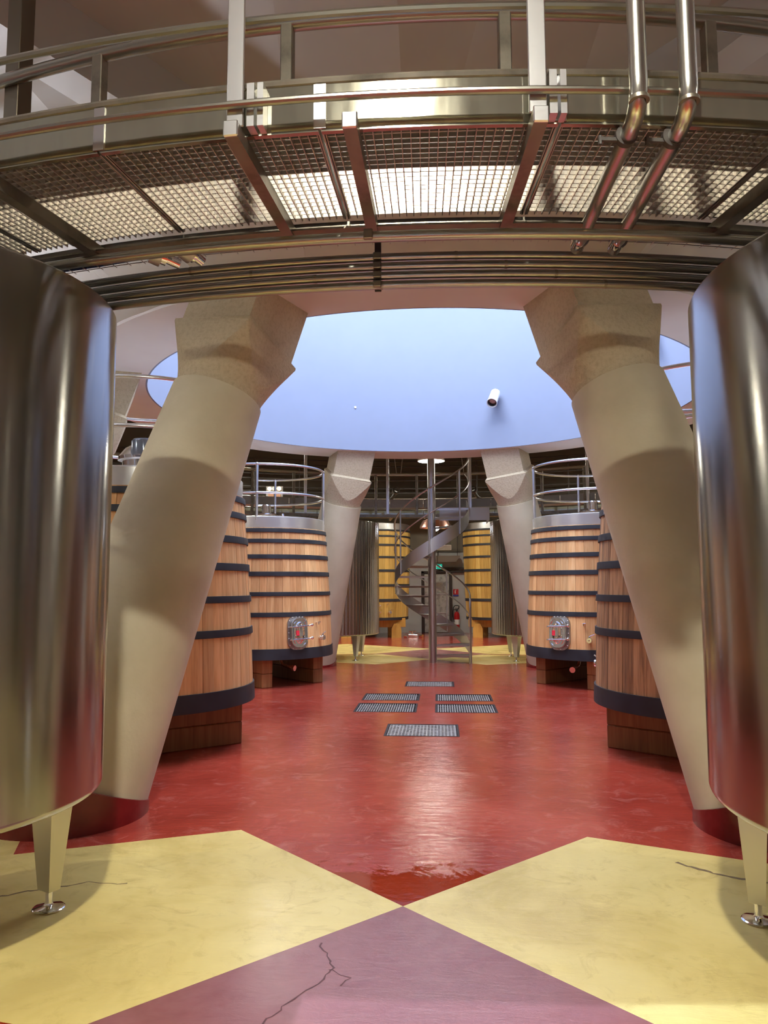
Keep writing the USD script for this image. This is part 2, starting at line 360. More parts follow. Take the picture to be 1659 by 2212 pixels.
obj("crack", crack([(-.26, -6.50), (-.17, -6.55), (-.20, -6.62)], .003, 2), "crack_dark", fl, smooth=False)
obj("crack", crack([(-1.42, -5.72), (-1.62, -5.72), (-1.95, -5.90), (-2.3, -6.15)], .007, 3), "stain_brown", fl, smooth=False)
obj("crack", crack([(1.45, -5.25), (1.62, -5.42), (1.85, -5.52), (2.1, -5.60)], .013, 4), "stain_brown", fl, smooth=False)

# round cupola: drum tinted with the blue of daylight over the central opening, daylight from a laylight on top
n = 128
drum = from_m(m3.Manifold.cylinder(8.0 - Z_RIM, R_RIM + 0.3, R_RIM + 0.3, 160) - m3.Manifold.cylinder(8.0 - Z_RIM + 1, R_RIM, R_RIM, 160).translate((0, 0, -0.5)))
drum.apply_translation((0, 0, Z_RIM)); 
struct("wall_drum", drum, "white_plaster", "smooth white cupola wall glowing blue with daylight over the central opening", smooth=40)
ring = from_m(m3.Manifold.cylinder(0.45, R_SOFFIT, R_SOFFIT, 160) - m3.Manifold.cylinder(2, R_RIM + 0.02, R_RIM + 0.02, 160).translate((0, 0, -0.5)))
ring.apply_translation((0, 0, Z_RIM - 0.002))
struct("ceiling_001", ring, "soffit_plaster", "flat pale ring ceiling between the cupola opening and the columns", smooth=40)
lid = from_m(m3.Manifold.cylinder(0.1, R_RIM + 0.3, R_RIM + 0.3, 96)); lid.apply_translation((0, 0, 8.0))
struct("ceiling_002", lid, "white_plaster", "white lid of the cupola around its skylight", smooth=40)
# outer ceiling: folded plates rising from the ring to the outer wall
def outer_ceiling():
    azs, V, f = [], [], []
    folds = []
    for k in range(8):
        for off, s in ((0.0, 0.430), (11.0, 0.47), (22.5, 0.40), (34.0, 0.47)):
            folds.append((45 * k + off, s))
    folds = sorted(folds); nF = len(folds)
    for a, s in folds:
        ci, co = pol(R_SOFFIT - 0.02, a, Z_RIM + 0.01), pol(R_WALL + 0.3, a, Z_RIM + s * (R_WALL - R_SOFFIT))
        V += [ci, co, ci + [0, 0, .12], co + [0, 0, .12]]
    for i in range(nF):
        j = (i + 1) % nF; A, B = 4 * i, 4 * j
        f += [(A, A + 1, B + 1), (A, B + 1, B), (A + 2, B + 3, A + 3), (A + 2, B + 2, B + 3), (A, B, B + 2), (A, B + 2, A + 2), (A + 1, A + 3, B + 3), (A + 1, B + 3, B + 1)]
    return trimesh.Trimesh(np.array(V), np.array(f), process=False)
struct("ceiling", outer_ceiling(), "ceiling_plaster", "high folded brownish plaster ceiling of the outer ring above the catwalk", smooth=False)
wall = from_m(m3.Manifold.cylinder(9.6, R_WALL + 0.3, R_WALL + 0.3, 128) - m3.Manifold.cylinder(12, R_WALL, R_WALL, 128).translate((0, 0, -1)) - m3.Manifold.cube((1.95, 2.0, 3.14), False).translate((-0.33, -15.6, 0.05)))  # unseen opening cut in and sized to shape the sun patch
wall.apply_translation((0, 0, -0.05))
struct("wall_outer", wall, "wall_plaster", "round grey plaster outer wall behind the vats", smooth=40)
struct("wall_upper", band(R_WALL - .06, R_WALL - .02, 2.55, 9.0, 100, 260, 2), "brown_cladding", "dark brown upper cladding of the back wall", smooth=40)  # added band, its dark colour stands for the unlit upper wall
# star ribs under the outer ceiling, rising from the column tops at 45 degrees to the hall's bays
def rib(sx):
    A, B = np.array([1.02, -5.10]), np.array([5.3, -8.10]); d = (B - A) / np.linalg.norm(B - A); nn = np.array([-d[1], d[0]]) * (1 if sx else 1)
    V = []
    for u in np.linspace(0, 1, 9):
        c = A + (B - A) * u
        for w, dz in ((-.13, .26), (.13, .26), (.13, -.25), (-.13, -.25)):
            q = c + nn * w; z = Z_RIM + .43 * (np.hypot(*c) - R_SOFFIT)
            V.append((sx * q[0], q[1], z - dz))
    f = []
    for i in range(8):
        for k in range(4): f.append((i * 4 + k, i * 4 + 4 + k, i * 4 + 4 + (k + 1) % 4, i * 4 + (k + 1) % 4))
    f += [(0, 1, 2, 3), (32, 35, 34, 33)]
    f = np.array(f); m = trimesh.Trimesh(np.array(V), np.vstack([f[:, [0, 1, 2]], f[:, [0, 2, 3]]]), process=False); m.fix_normals(); return m
struct("trim_2", rib(-1), "ceiling_plaster", "slanting plaster rib of the ceiling at the upper left", smooth=False)
struct("trim_3", rib(1), "ceiling_plaster", "slanting plaster rib of the ceiling at the upper right", smooth=False)
# laylight frame on top of the cupola
obj("trim_1", band(2.5, 2.62, 7.88, 8.0, -180, 180, 4), "white_enamel", kind="structure", label="white ring frame around the cupola skylight")

# ================================================================== COLUMNS
def column(az_deg, mirror, label, group=None):
    """A leaning round plaster column: red painted foot, plaster shaft, stone capital turning from round to square. Built for the near right place (base 26.4, top 21.5 degrees), then turned or mirrored."""
    b = np.array([2.287, -4.623, 0.0]); t34 = np.array([1.461, -3.72, 3.4])
    ax = (t34 - b) / np.linalg.norm(t34 - b)
    at = lambda z: b + (t34 - b) * z / 3.4
    L = np.linalg.norm(t34 - b) / 3.4
    rad = lambda z: (0.487 + (0.345 - 0.487) * z / 3.4) * 0.985
    inward = np.array([-math.sin(math.radians(21.5)), math.cos(math.radians(21.5)), 0])
    T = frame_to(ax, x=inward)
    def local(m, z):
        m = m.copy(); A = T.copy(); A[:3, 3] = at(z); m.apply_transform(A); return m
    zs, zf, zl = 0.20, 2.98, 3.47               # top of the skirt, foot of the capital, ledge of the capital
    prof = [(0, 0)] + [(rad(zs + (zf - zs) * u), (zf - zs) * L * u) for u in np.linspace(0, 1, 12)] + [(0, (zf - zs) * L)]
    shaft = local(lathe(prof, 72), zs)
    sk = m3.Manifold.cylinder(1.2, 0.522, 0.500, 72).translate(tuple(b))
    sk = sk.trim_by_plane(tuple(-ax), float(-(ax @ at(zs))))
    h = (zl - zf) * L; a = 0.365
    prof = [(0, 0)] + [(0.332 + 0.195 * u ** 1.35, h * u) for u in np.linspace(0, 1, 14)] + [(0, h)]
    flare = to_m(lathe(prof, 96)); 
    flare = flare ^ m3.Manifold.cube((2 * a, 2 * a, 3), True)
    cap = m3.Manifold.hull_points([(x * w, y * w, z) for w, z in ((a, h - .002), (a - .035, h + .03)) for x in (-1, 1) for y in (-1, 1)])
    blk = m3.Manifold.cube((2 * a - .07, 2 * a - .07, 0.9), True).translate((0, 0, h + .45))
    capm = local(from_m(flare + cap + blk), zf)
    capm = from_m(to_m(capm).trim_by_plane((0, 0, -1), -(Z_RIM + 0.02)))
    skm = from_m(sk)
    parts = [("shaft", shaft, "plaster", 40, None), ("capital", capm, "stone", 28, "rough stone capital"), ("painted_foot", skm, "red_skirt", 40, "dark red painted foot")]
    root = thing("column", label, "column", group="leaning columns of the round hall")
    o = None
    for nm, m, mt, sm, lb in parts:
        m = m.copy()
        if mirror:
            m.apply_transform(np.diag([-1, 1, 1, 1])); m.invert()
        if az_deg:
            m.apply_transform(trimesh.transformations.rotation_matrix(math.radians(az_deg), [0, 0, 1]))
        obj(nm, m, mt, root, label=lb, smooth=sm)
    return root
column(0, True, "leaning round column at the left, between the near steel tank and the nearest left wooden vat")
column(0, False, "leaning round column at the right, between the near steel tank and the nearest right wooden vat")
column(180, False, "far pale column left of the spiral staircase, beside the wooden vat with guard rail")
column(180, True, "far pale column right of the spiral staircase, beside the wooden vat with guard rail")
column(-45, True, "stone capital glimpsed at the far left between the near tank and the leaning column")
column(45, False, "sliver of a column glimpsed at the far right between the leaning column and near tank")

# ================================================================== WOODEN VATS
def vat(name, label, loc, rz, r0, r1, z0, z1, hoops, woods, beam_mat, rail=True, hatch_az=-10.0, group=None, n_st=56, stand="beam", steel_h=0.17):
    """Tapered oak vat on two beams. The front (-y before turning) faces the hall's centre."""
    t = thing(name, label, "vat", loc, rz, "brown oak vats" if name == "oak_vat" else "yellow oak vats at the back")
    R = lambda z: r0 + (r1 - r0) * (z - z0) / (z1 - z0) + 0.012 * math.sin(PI * (z - z0) / (z1 - z0))
    zz = np.linspace(z0, z1, 7)
    widths = RNG.uniform(0.75, 1.25, n_st); widths = widths / widths.sum() * 2 * PI
    a = 0.0
    for i in range(n_st):
        w = widths[i]; proud = RNG.uniform(-0.0015, 0.0015)
        th = [a + 0.0012, a + w / 2, a + w - 0.0012]
        V, f = [], []
        for z in zz:
            for k, x in enumerate(th):
                rr = R(z) + proud - (0.0025 if k != 1 else 0)
                V.append((rr * math.sin(x), -rr * math.cos(x), z))
            for x in (th[2], th[0]):
                rr = R(z) - 0.06; V.append((rr * math.sin(x), -rr * math.cos(x), z))
        for j in range(len(zz) - 1):
            for k in range(5):
                A, B = j * 5 + k, j * 5 + (k + 1) % 5
                f += [(A, B, B + 5), (A, B + 5, A + 5)]
        e = (len(zz) - 1) * 5
        f += [(0, 2, 1), (0, 3, 2), (0, 4, 3), (e, e + 1, e + 2), (e, e + 2, e + 3), (e, e + 3, e + 4)]
        obj("stave", trimesh.Trimesh(np.array(V), np.array(f), process=False), woods[RNG.choice(3, p=[.5, .28, .22])], t, smooth=False)
        a += w
    obj("bottom_board", lathe([(0, z0 + .05), (R(z0) - .05, z0 + .05), (R(z0) - .05, z0 + .10), (0, z0 + .10)], 48), beam_mat, t)
    for za, zb in hoops:
        obj("hoop", lathe([(R(za) - .01, za), (R(za) + .012, za), (R(za) + .014, za + .004), (R(zb) + .014, zb - .004), (R(zb) + .012, zb), (R(zb) - .01, zb), (R(za) - .01, za)], 72), "hoop_black", t)
    rt = R(z1) - 0.012
    zt = z1 + steel_h
    obj("steel_top_band", lathe([(rt - .02, z1 - .03), (rt, z1 - .03), (rt, zt - .006), (rt - .006, zt), (rt - .05, zt + .012), (0, zt + .03), (0, zt + .0), (rt - .06, zt - .01), (rt - .02, z1 - .03)], 72), "band_steel", t, label="brushed steel band and lid")
    # lid fittings
    lid = join(lathe([(0, zt), (.24, zt), (.24, zt + .09), (.20, zt + .115), (0, zt + .125)], 36), cyl((.33, -.02, zt + .02), (.33, .02, zt + .14), .018))
    if rail:
        lidp = obj("lid", join(lid, lathe([(.075, zt + .11), (.075, zt + .25), (.06, zt + .27), (0, zt + .27)], 24)), "chrome", t)
        rg = rt - 0.02
        for k in range(4):
            x = math.radians(45 + 90 * k + 4); p0 = np.array([rg * math.sin(x), -rg * math.cos(x), 0])
            po = obj("rail_post", rbox(.035, .035, .86, .004, c=p0 + [0, 0, zt - .06 + .43]), "rail_steel", t)
            obj("rail_clamp", join(trimesh.creation.icosphere(2, .026, ).apply_translation(p0 + [0, 0, zt + .80]), trimesh.creation.icosphere(2, .024).apply_translation(p0 + [0, 0, zt + .36])), "rail_steel", t)
        for z in (zt + .80, zt + .36):
            pts = [np.array([rg * math.sin(x), -rg * math.cos(x), z]) for x in np.radians(np.linspace(200, 520, 64))]
            pts = fillet([pts[0] + [0, 0, -.22]] + [pts[0]] + pts[1:], .05)
            obj("guard_rail", tube(pts, .019, 10), "rail_steel", t)
    # manway, in the plane of the staves at azimuth 0, turned by its own rotateZ
    zc = 0.80 if z0 < 0.5 else z0 + 0.3
    rm = R(zc)
    tilt = math.degrees(math.atan2(r0 - r1, z1 - z0))
    def rr_poly(w, h, r):
        return sbox(-w / 2 + r, -h / 2 + r, w / 2 - r, h / 2 - r).buffer(r, 10)
    def plate(poly, y0, y1):
        m = trimesh.creation.extrude_polygon(poly, y1 - y0, engine="earcut")
        m.apply_transform(np.array([[1, 0, 0, 0], [0, 0, -1, -y0], [0, 1, 0, 0], [0, 0, 0, 1.0]])); return m
    def fit(m):
        m = rotx(m, -tilt, (1, 0, 0)); m.apply_translation((0, -rm, zc)); return m
    parts = []
    fr = join(plate(rr_poly(.34, .50, .13), -.02, .012), plate(rr_poly(.27, .43, .11).difference(rr_poly(.245, .405, .10)), .01, .055))
    parts.append(("manway_frame", fit(fr), "dull_steel", None))
    bolts = []
    for k in range(18):
        u = 2 * PI * k / 18; sx, sz = math.cos(u), math.sin(u); q = (abs(sx) ** 4 + abs(sz) ** 4) ** -.25
        bolts.append(trimesh.creation.icosphere(1, .0085).apply_translation((sx * q * .152, -.014, sz * q * .232)))
    parts.append(("bolt_row", fit(join(*bolts)), "chrome", "ring of chrome bolts"))
    dr = join(plate(rr_poly(.24, .40, .10), .03, .062), plate(rr_poly(.20, .36, .09), .06, .075), plate(rr_poly(.26, .42, .105).difference(rr_poly(.225, .385, .09)), .045, .075))
    dr = join(dr, trimesh.creation.icosphere(3, 1.0).apply_transform(np.diag([.092, .028, .172, 1.0])).apply_translation((0, -.066, 0)))
    parts.append(("manway_door", fit(dr), "chrome", "polished oval manway door"))
    for s in (1, -1):
        z = s * .095
        bar = join(cyl((-.15, -.098, z - .01), (.15, -.098, z + .004), .010, 10), cyl((.15, -.098, z + .004), (.185, -.10, z + .02), .011, 10), trimesh.creation.icosphere(2, .024).apply_translation((.195, -.10, z + .012)), cyl((-.14, -.03, z - .01), (-.14, -.11, z - .01), .012, 10))
        parts.append(("clamp_bar", fit(bar), "chrome", None))
    parts.append(("tag", fit(rbox(.052, .004, .075, .001, c=(-.045, -.092, -.005))), "red_tag", "small red tag"))
    v = join(cyl((0, 0.03, 0), (0, -.09, 0), .022), cyl((0, -.03, 0), (0, -.042, 0), .038), cyl((0, -.078, 0), (0, -.092, 0), .036), trimesh.creation.icosphere(2, .034).apply_translation((0, -.06, 0)), cyl((0, -.06, .03), (0, -.06, .055), .014), cyl((0, -.06, .055), (.075, -.065, .085), .008, 8))
    def at_az(m, daz, z):
        m = m.copy(); m.apply_translation((0, -R(z), z)); return rotx(m, daz)
    parts.append(("racking_valve", at_az(v, 24, zc - .09), "chrome", None))
    tap = join(cyl((0, .02, 0), (0, -.055, 0), .011, 10), cyl((0, -.055, .006), (.0, -.055, -.03), .008, 8), cyl((-.012, -.05, .004), (.035, -.06, .006), .007, 8))
    parts.append(("tasting_tap", at_az(tap, 20, zc + .14), "chrome", None))
    dp = tube(fillet([(0, -.55, z0 + .08), (0, -.55, z0 - .12), (0.02, -.78, z0 - .14), (.06, -.84, z0 - .15)], .08), .024, 12)
    parts.append(("drain_pipe", join(dp, cyl((.05, -.82, z0 - .15), (.07, -.86, z0 - .155), .042)), "chrome", None))
    for nm, m, mt, lb in parts:
        o = obj(nm, m, mt, t, label=lb)
        UsdGeom.Xformable(o).AddRotateZOp().Set(float(hatch_az))
    # stand
    if stand == "beam":
        for s in (-1, 1):
            for (za, zb) in ((0, .205), (.208, z0 + .05 if z0 + .05 < .43 else z0 + 0.0)):
                obj("stand_beam", rbox(.18, 1.64, zb - za, .008, c=(s * .46, 0, (za + zb) / 2)), beam_mat, t)
    else:
        obj("stand_beam", rbox(2.0, .22, .26, .01, c=(0, -.60, z0 - .10)), beam_mat, t)
        obj("stand_beam", rbox(2.0, .22, .26, .01, c=(0, .60, z0 - .10)), beam_mat, t)
        for s in (-1, 1):
            for yy in (-.72, .62):
                pr = Polygon([(-.14, 0), (.14, 0), (.14, .26), (.07, .40), (-.07, .40), (-.14, .26)])
                m = plate(pr, 0, .30); m.apply_translation((s * .72, yy + .15, 0)); obj("stand_block", m, beam_mat, t)
    return t
HOOPS = [(0.412, 0.572), (1.038, 1.105), (1.345, 1.406), (1.64, 1.708), (1.90, 1.965), (2.14, 2.20), (2.30, 2.36)]
vatA = vat("oak_vat", "brown oak vat with guard rail and red-tagged manway door, left of the floor gratings", (-2.615, 2.41, 0), 45.0, 1.075, 0.955, 0.412, 2.37, HOOPS, WO, "oak_beam", hatch_az=-5)
HATCH = ("manway_frame", "bolt_row", "manway_door", "clamp_bar", "clamp_bar_001", "tag", "racking_valve", "tasting_tap", "drain_pipe")
def vat_copy(label, loc, rz, hatch):
    v = dup(vatA, label, loc, rz, instance=False)
    for h in HATCH:
        p = stage.GetPrimAtPath(str(v.GetPath()) + "/" + h)
        p.GetAttribute("xformOp:rotateZ").Set(float(hatch))
    return v
vat_copy("brown oak vat with guard rail, right of the gratings, half behind the nearest right vat", (2.615, 2.41, 0), -46.0, 5)
vat_copy("nearest left brown oak vat on stacked timber beams, behind the left leaning column", (-2.70, -2.41, 0), 128.0, 20.0)
vR = vat_copy("nearest right oak vat with dark streaks on its staves, behind the right leaning column", (2.70, -2.41, 0), -128.0, -20.0)
for p in vR.GetChildren():
    if p.GetName().startswith("stave"):
        UsdShade.MaterialBindingAPI.Apply(p).Bind(M[("oak_weathered", "oak_weathered_dark", "oak_weathered")[int(p.GetName()[6:] or 0) % 3]])

t = thing("vat_lid_dome", "shiny domed vat lid with blue-grey sight glass, left of the left leaning column", "vat lid", (-2.49, -2.86, 2.52))
obj("dome", lathe([(0, 0), (.24, 0), (.24, .12), (.28, .13), (.28, .16), (.22, .24), (.12, .30), (0, .32)], 40), "chrome", t)
obj("sight_glass", lathe([(0, .15), (.105, .15), (.11, .165), (.105, .28), (.09, .30), (0, .305)], 28).apply_translation((.02, -.20, 0)), "sight_glass", t, label="blue-grey sight glass")
t = thing("sampling_tube", "small tube with blue cap at the top edge of the nearest right oak vat", "tube", (1.735, -2.50, 2.15))
obj("tube", lathe([(0, 0), (.018, 0), (.020, .09), (0, .09)], 16), "white_enamel", t)
obj("cap", lathe([(0, .085), (.026, .085), (.026, .19), (.022, .20), (0, .20)], 16), "blue_cap", t, label="blue cap")
HY = [(0.50, 0.58), (1.03, 1.11), (1.46, 1.53), (1.88, 1.95), (2.27, 2.33), (2.62, 2.68), (2.88, 2.93), (3.05, 3.10)]
vatY = vat("blond_vat", "yellow oak vat at the back, left of the spiral staircase", (-1.90, 12.9, 0), 8.0, 1.13, 1.215, 0.52, 3.08, HY, WY, "blond_beam", rail=False, hatch_az=2.0, stand="block", steel_h=0.20, n_st=50)
dup(vatY, "yellow oak vat at the back, right of the spiral staircase", (2.10, 12.9, 0), -9.0)

# ================================================================== STEEL TANKS
def tank(label, loc, R, z0, z1, rz, leg_az, inset=.20, pleats=0):
    t = thing("steel_tank", label, "tank", loc, rz, "steel tanks of the outer ring")
    c = 0.035
    prof = [(0, z0 - .03), (R * .5, z0 - .02), (R - c * 1.6, z0)] + [(R - c + c * math.sin(u), z0 + c - c * math.cos(u)) for u in np.linspace(0.2, PI / 2, 7)]
    prof += [(R, z1 - .012), (R - .006, z1), (R - .05, z1 + .002), (R * .4, z1 + .008), (0, z1 + .010)]
    sh = lathe(prof, 128 if not pleats else pleats * 6)
    if pleats:                                   # dimpled cooling jacket: fine upright pleats
        v = np.array(sh.vertices); rr = np.hypot(v[:, 0], v[:, 1]); k = (rr > R - .004) & (v[:, 2] < z1 - .05)
        v[k, :2] *= (1 + .0045 * np.cos(np.arctan2(v[k, 1], v[k, 0]) * pleats))[:, None]; sh = trimesh.Trimesh(v, sh.faces, process=False)
    obj("shell", sh, "tank_steel", t, smooth=50)
    for k, a in enumerate(leg_az):
        p = pol(R - inset, a)
        top, bot = .085, .042
        T = trimesh.transformations.rotation_matrix(math.radians(a), [0, 0, 1])
        # folded sheet leg: tapered, front faces meet in a crease
        V = []
        for z, w, d in ((z0 + .10, top * 1.05, .10), (z0 - .02, top, .095), (.085, bot, .045)):
            V += [(-w, d * .2, z), (0 - w * .45, -d, z), (w, -d * .55, z), (w * .8, d, z)]
        f = []
        for j in range(2):
            for q in range(4):
                A, B = j * 4 + q, j * 4 + (q + 1) % 4
                f += [(A, B + 4, B), (A, A + 4, B + 4)]
        f += [(0, 1, 2), (0, 2, 3), (8, 10, 9), (8, 11, 10)]
        m = trimesh.Trimesh(np.array(V), np.array(f), process=False); m.fix_normals(); m.apply_transform(T); m.apply_translation((p[0], p[1], 0))
        lg = obj("leg", m, "leg_steel", t, smooth=False)
        ft = join(lathe([(0, .0), (.072, .0), (.074, .006), (.066, .012), (.022, .020), (.016, .03), (.016, .10), (0, .10)], 28)); ft.apply_translation((p[0], p[1], 0))
        obj("levelling_foot", ft, "chrome", lg)
    lug = from_m(m3.Manifold.hull_points([(-.06, -.008, 0), (.09, -.008, 0), (.07, -.008, .05), (-.05, -.008, .16), (-.06, .008, 0), (.09, .008, 0), (.07, .008, .05), (-.05, .008, .16)]))
    return t, lug
tL, lug = tank("near brushed steel tank at the left edge, on folded steel legs", (-2.16, -6.44, 0), 0.85, 0.594, 2.80, 0, [128.7, -141.3, -51.3, 38.7])
m = rotx(lug, 60); m.apply_translation(pol(0.78, 138, 2.80)); obj("lifting_lug", m, "tank_steel", tL)
tR, _ = tank("near brushed steel tank at the right edge, on folded steel legs", (2.34, -6.62, 0), 1.10, 0.654, 2.70, 0, [-131.7, 138.3, 48.3, -41.7], .10)
m = rotx(lug, 120); m.apply_translation(pol(1.02, -138, 2.70)); obj("lifting_lug", m, "tank_steel", tR)
tank("far steel tank standing left of the spiral staircase, before a yellow vat", (-2.06, 6.10, 0), 0.98, 0.50, 2.80, 0, [45, 135, -45, -135], .20, 84)
tank("far steel tank standing right of the spiral staircase, before a yellow vat", (2.22, 6.05, 0), 0.98, 0.50, 2.80, 0, [-45, -135, 45, 135], .20, 84)

# ================================================================== CATWALKS
R_IN, R_OUT, Z_DECK = 6.63, 7.25, 3.0
def catwalk(label, a0, a1, beams, joints, posts, hangers, near):
    t = thing("catwalk", label, "catwalk")
    # fascia plates on the outer edge, toe boards on the inner one
    js = [a0] + [j for j in joints if a0 + .5 < j < a1 - .5] + [a1]
    for p, q in zip(js[:-1], js[1:]):
        g = 0.04
        obj("fascia_plate", join(band(R_OUT - .004, R_OUT + .004, Z_DECK, 3.165, p + g, q - g), band(R_OUT - .014, R_OUT + .004, Z_DECK - .004, Z_DECK + .004, p + g, q - g)), "fascia_steel", t)
        obj("toe_board", join(band(R_IN - .004, R_IN + .004, 3.03 if near else 3.17, 3.345, p + g, q - g)), "toe_steel", t)
        # grating panel: radial bearing bars and cross bars, one welded part
        bars, nb = [], max(2, int((q - p) * PI / 180 * 6.94 / 0.030))
        for a in np.linspace(p + .12, q - .12, nb):
            bars.append(box(.003, R_OUT - R_IN - .02, .026, c=pol((R_IN + R_OUT) / 2, a, Z_DECK + .016), rz=math.radians(a)))
        for R in np.linspace(R_IN + .02, R_OUT - .02, 20):
            bars.append(band(R - .0014, R + .0014, Z_DECK + .012, Z_DECK + .027, p + .1, q - .1, 2.0))
        for a in (p + .06, q - .06):
            bars.append(box(.005, R_OUT - R_IN - .02, .03, c=pol((R_IN + R_OUT) / 2, a, Z_DECK + .016), rz=math.radians(a)))
        obj("grating_panel", join(*bars), "grating_steel", t, smooth=False, kind="stuff")
    for s in js[1:-1]:
        if abs(s) < 90 and near: obj("joint_strip", band(R_OUT + .004, R_OUT + .009, 3.005, 3.16, s - .16, s + .16, .1), "rail_steel", t, smooth=False)
    obj("top_rim", tube(arc(R_OUT, 3.175, a0, a1), .014, 8), "catwalk_steel", t)
    obj("edge_angle", join(band(R_IN - .05, R_IN + .03, 2.955, 2.963, a0, a1), band(R_IN - .05, R_IN - .043, 2.955, 3.02, a0, a1)), "catwalk_steel", t)
    obj("knee_rail", tube(arc(R_OUT + .0, 3.415, a0, a1, 1.0), .013, 8), "pipe_steel", t)
    obj("hand_rail", tube(arc(R_IN, 3.895, a0, a1, 1.0), .030, 14), "pipe_steel", t)
    for a in beams:
        obj("cross_beam", join(box(.045, .80, .05, c=pol(6.94, a, 2.970), rz=math.radians(a)), ), "catwalk_steel", t, smooth=False)
        obj("beam_end_cap", rbox(.050, .012, .055, .004, c=(0, 0, 0), T=trimesh.transformations.rotation_matrix(math.radians(a), [0, 0, 1])), "rail_steel", t, loc=tuple(pol(7.345, a, 2.970)))
    for a in posts:
        m = rbox(.052, .052, .86, .004, T=trimesh.transformations.rotation_matrix(math.radians(a), [0, 0, 1])); obj("rail_post", m, "catwalk_steel", t, loc=tuple(pol(R_IN, a, 3.03 + .43)))
    for a, R, w, d, zt, mt in hangers:
        z0 = 3.0 if R > R_OUT else 3.03
        m = rbox(w, d, zt - z0, .003, T=trimesh.transformations.rotation_matrix(math.radians(a), [0, 0, 1])); obj("hanger", m, mt, t, loc=tuple(pol(R, a, (z0 + zt) / 2)))
        # the brace that ties the hanger to the deck
        obj("hanger_bracket", join(box(.025, .05, .15, c=pol(R_OUT + .03, a + .40, 3.075), rz=math.radians(a)), box(.020, .05, .15, c=pol(R_OUT + .03, a + .66, 3.075), rz=math.radians(a))), "rail_steel", t, smooth=False) if (near and R > R_OUT) else None
    if near:
        obj("bumper_tube", tube(arc(R_OUT + .075, 3.065, a0, a1, 1.0), .0125, 10), "pipe_steel", t)
    return t
PERIOD = 7.72
beams_near = [-3.65 - PERIOD * k for k in range(0, 5)] + [-0.62] + [4.08 + PERIOD * k for k in range(0, 5)]
posts_near = [-3.75 - PERIOD * k for k in range(0, 5)] + [4.19 + 7.65 * k for k in range(0, 5)]
joints_near = [-1.5 - 6.22 * k for k in range(0, 6)] + [4.73 + 6.4 * k for k in range(0, 6)]
ceil_z = lambda R: Z_RIM + 0.43 * (R - R_SOFFIT) + .1
catwalk("curved steel catwalk crossing the top of the picture, seen from below through its open grating", -36, 36, sorted(beams_near), sorted(joints_near), sorted(posts_near),
        [(-3.65, 7.305, .058, .010, ceil_z(7.3), "rail_steel"), (4.08, 7.305, .058, .010, ceil_z(7.3), "rail_steel"), (-15.9, 6.58, .085, .085, ceil_z(6.6), "bronze_steel")], True)
far_j = list(np.arange(112, 250, 6.3)); far_b = list(np.arange(110, 250, 7.72)); far_p = [x + 3.0 for x in far_b]
catwalk("distant curved steel catwalk behind the spiral staircase, with pale toe boards", 108, 252, far_b, far_j, far_p,
        [(188.0, 6.60, .06, .03, ceil_z(6.6), "rail_steel"), (172.5, 6.60, .06, .03, ceil_z(6.6), "rail_steel"), (151.0, 6.60, .06, .03, ceil_z(6.6), "rail_steel"), (203.5, 6.60, .06, .03, ceil_z(6.6), "rail_steel")], False)
# upper gallery railing near the outer wall, far side
t = thing("gallery_railing", "thin dark railing of the high back gallery, behind the spiral staircase top", "railing")
for z in (5.15, 4.99, 4.72, 4.58, 4.34, 4.21):
    obj("rail", tube(arc(12.5, z, 125, 235, 2.5), .022, 6), "dark_metal", t)
for a in np.arange(126, 236, 6.0):
    obj("post", cyl(pol(12.5, a, 4.0), pol(12.5, a, 5.15), .022, 8), "dark_metal", t)
obj("gallery_slab", band(12.3, R_WALL, 3.86, 4.02, 122, 238, 3), "ceiling_plaster", t, label="concrete gallery slab")
for k in (-1, 1):
    for j in (-1, 1):
        obj("tie_rod", cyl(pol(12.2, 180 + k * 4.6 + j * 1.6, 6.9), pol(12.2, 180 + k * 4.6 + j * .25, 4.7), .012, 6), "rail_steel", t)

# ================================================================== PIPES UNDER THE NEAR CATWALK
ORD = ["topmost", "second", "third", "lowest"]
for k in range(4):
    z = 2.962 - .0428 * k
    t = thing("wine_pipe", f"{ORD[k]} of the four stacked curved stainless pipes under the near catwalk", "pipe", group="four stacked pipes under the catwalk")
    obj("tube", tube(arc(6.35, z, -36, 36, 0.75), .0185, 12), "pipe_steel", t)
    for a in (-8.6 + 2.7 * k, 2.5 + 2.0 * k):
        obj("weld_ring", tube(arc(6.35, z, a - .06, a + .06, .1), .0200, 12), "catwalk_steel", t)
t = thing("main_pipe", "single thicker curved stainless pipe above the four stacked pipes", "pipe")
obj("tube", tube(arc(6.72, 2.882, -36, 36, 0.75), .0215, 14), "pipe_steel", t)
t = thing("pipe_hanger", "dark flat hanger with small clamps holding the four stacked pipes at the centre", "pipe hanger")
obj("strap", rbox(.030, .010, .26, .002), "dark_metal", t, loc=tuple(pol(6.325, -.66, 2.945)))
for k in range(4):
    obj("clamp", rbox(.036, .020, .030, .003), "catwalk_steel", t, loc=tuple(pol(6.370, -.66, 2.962 - .0428 * k)))
obj("clamp", rbox(.036, .020, .04, .003), "catwalk_steel", t, loc=tuple(pol(6.745, -.66, 2.882)))
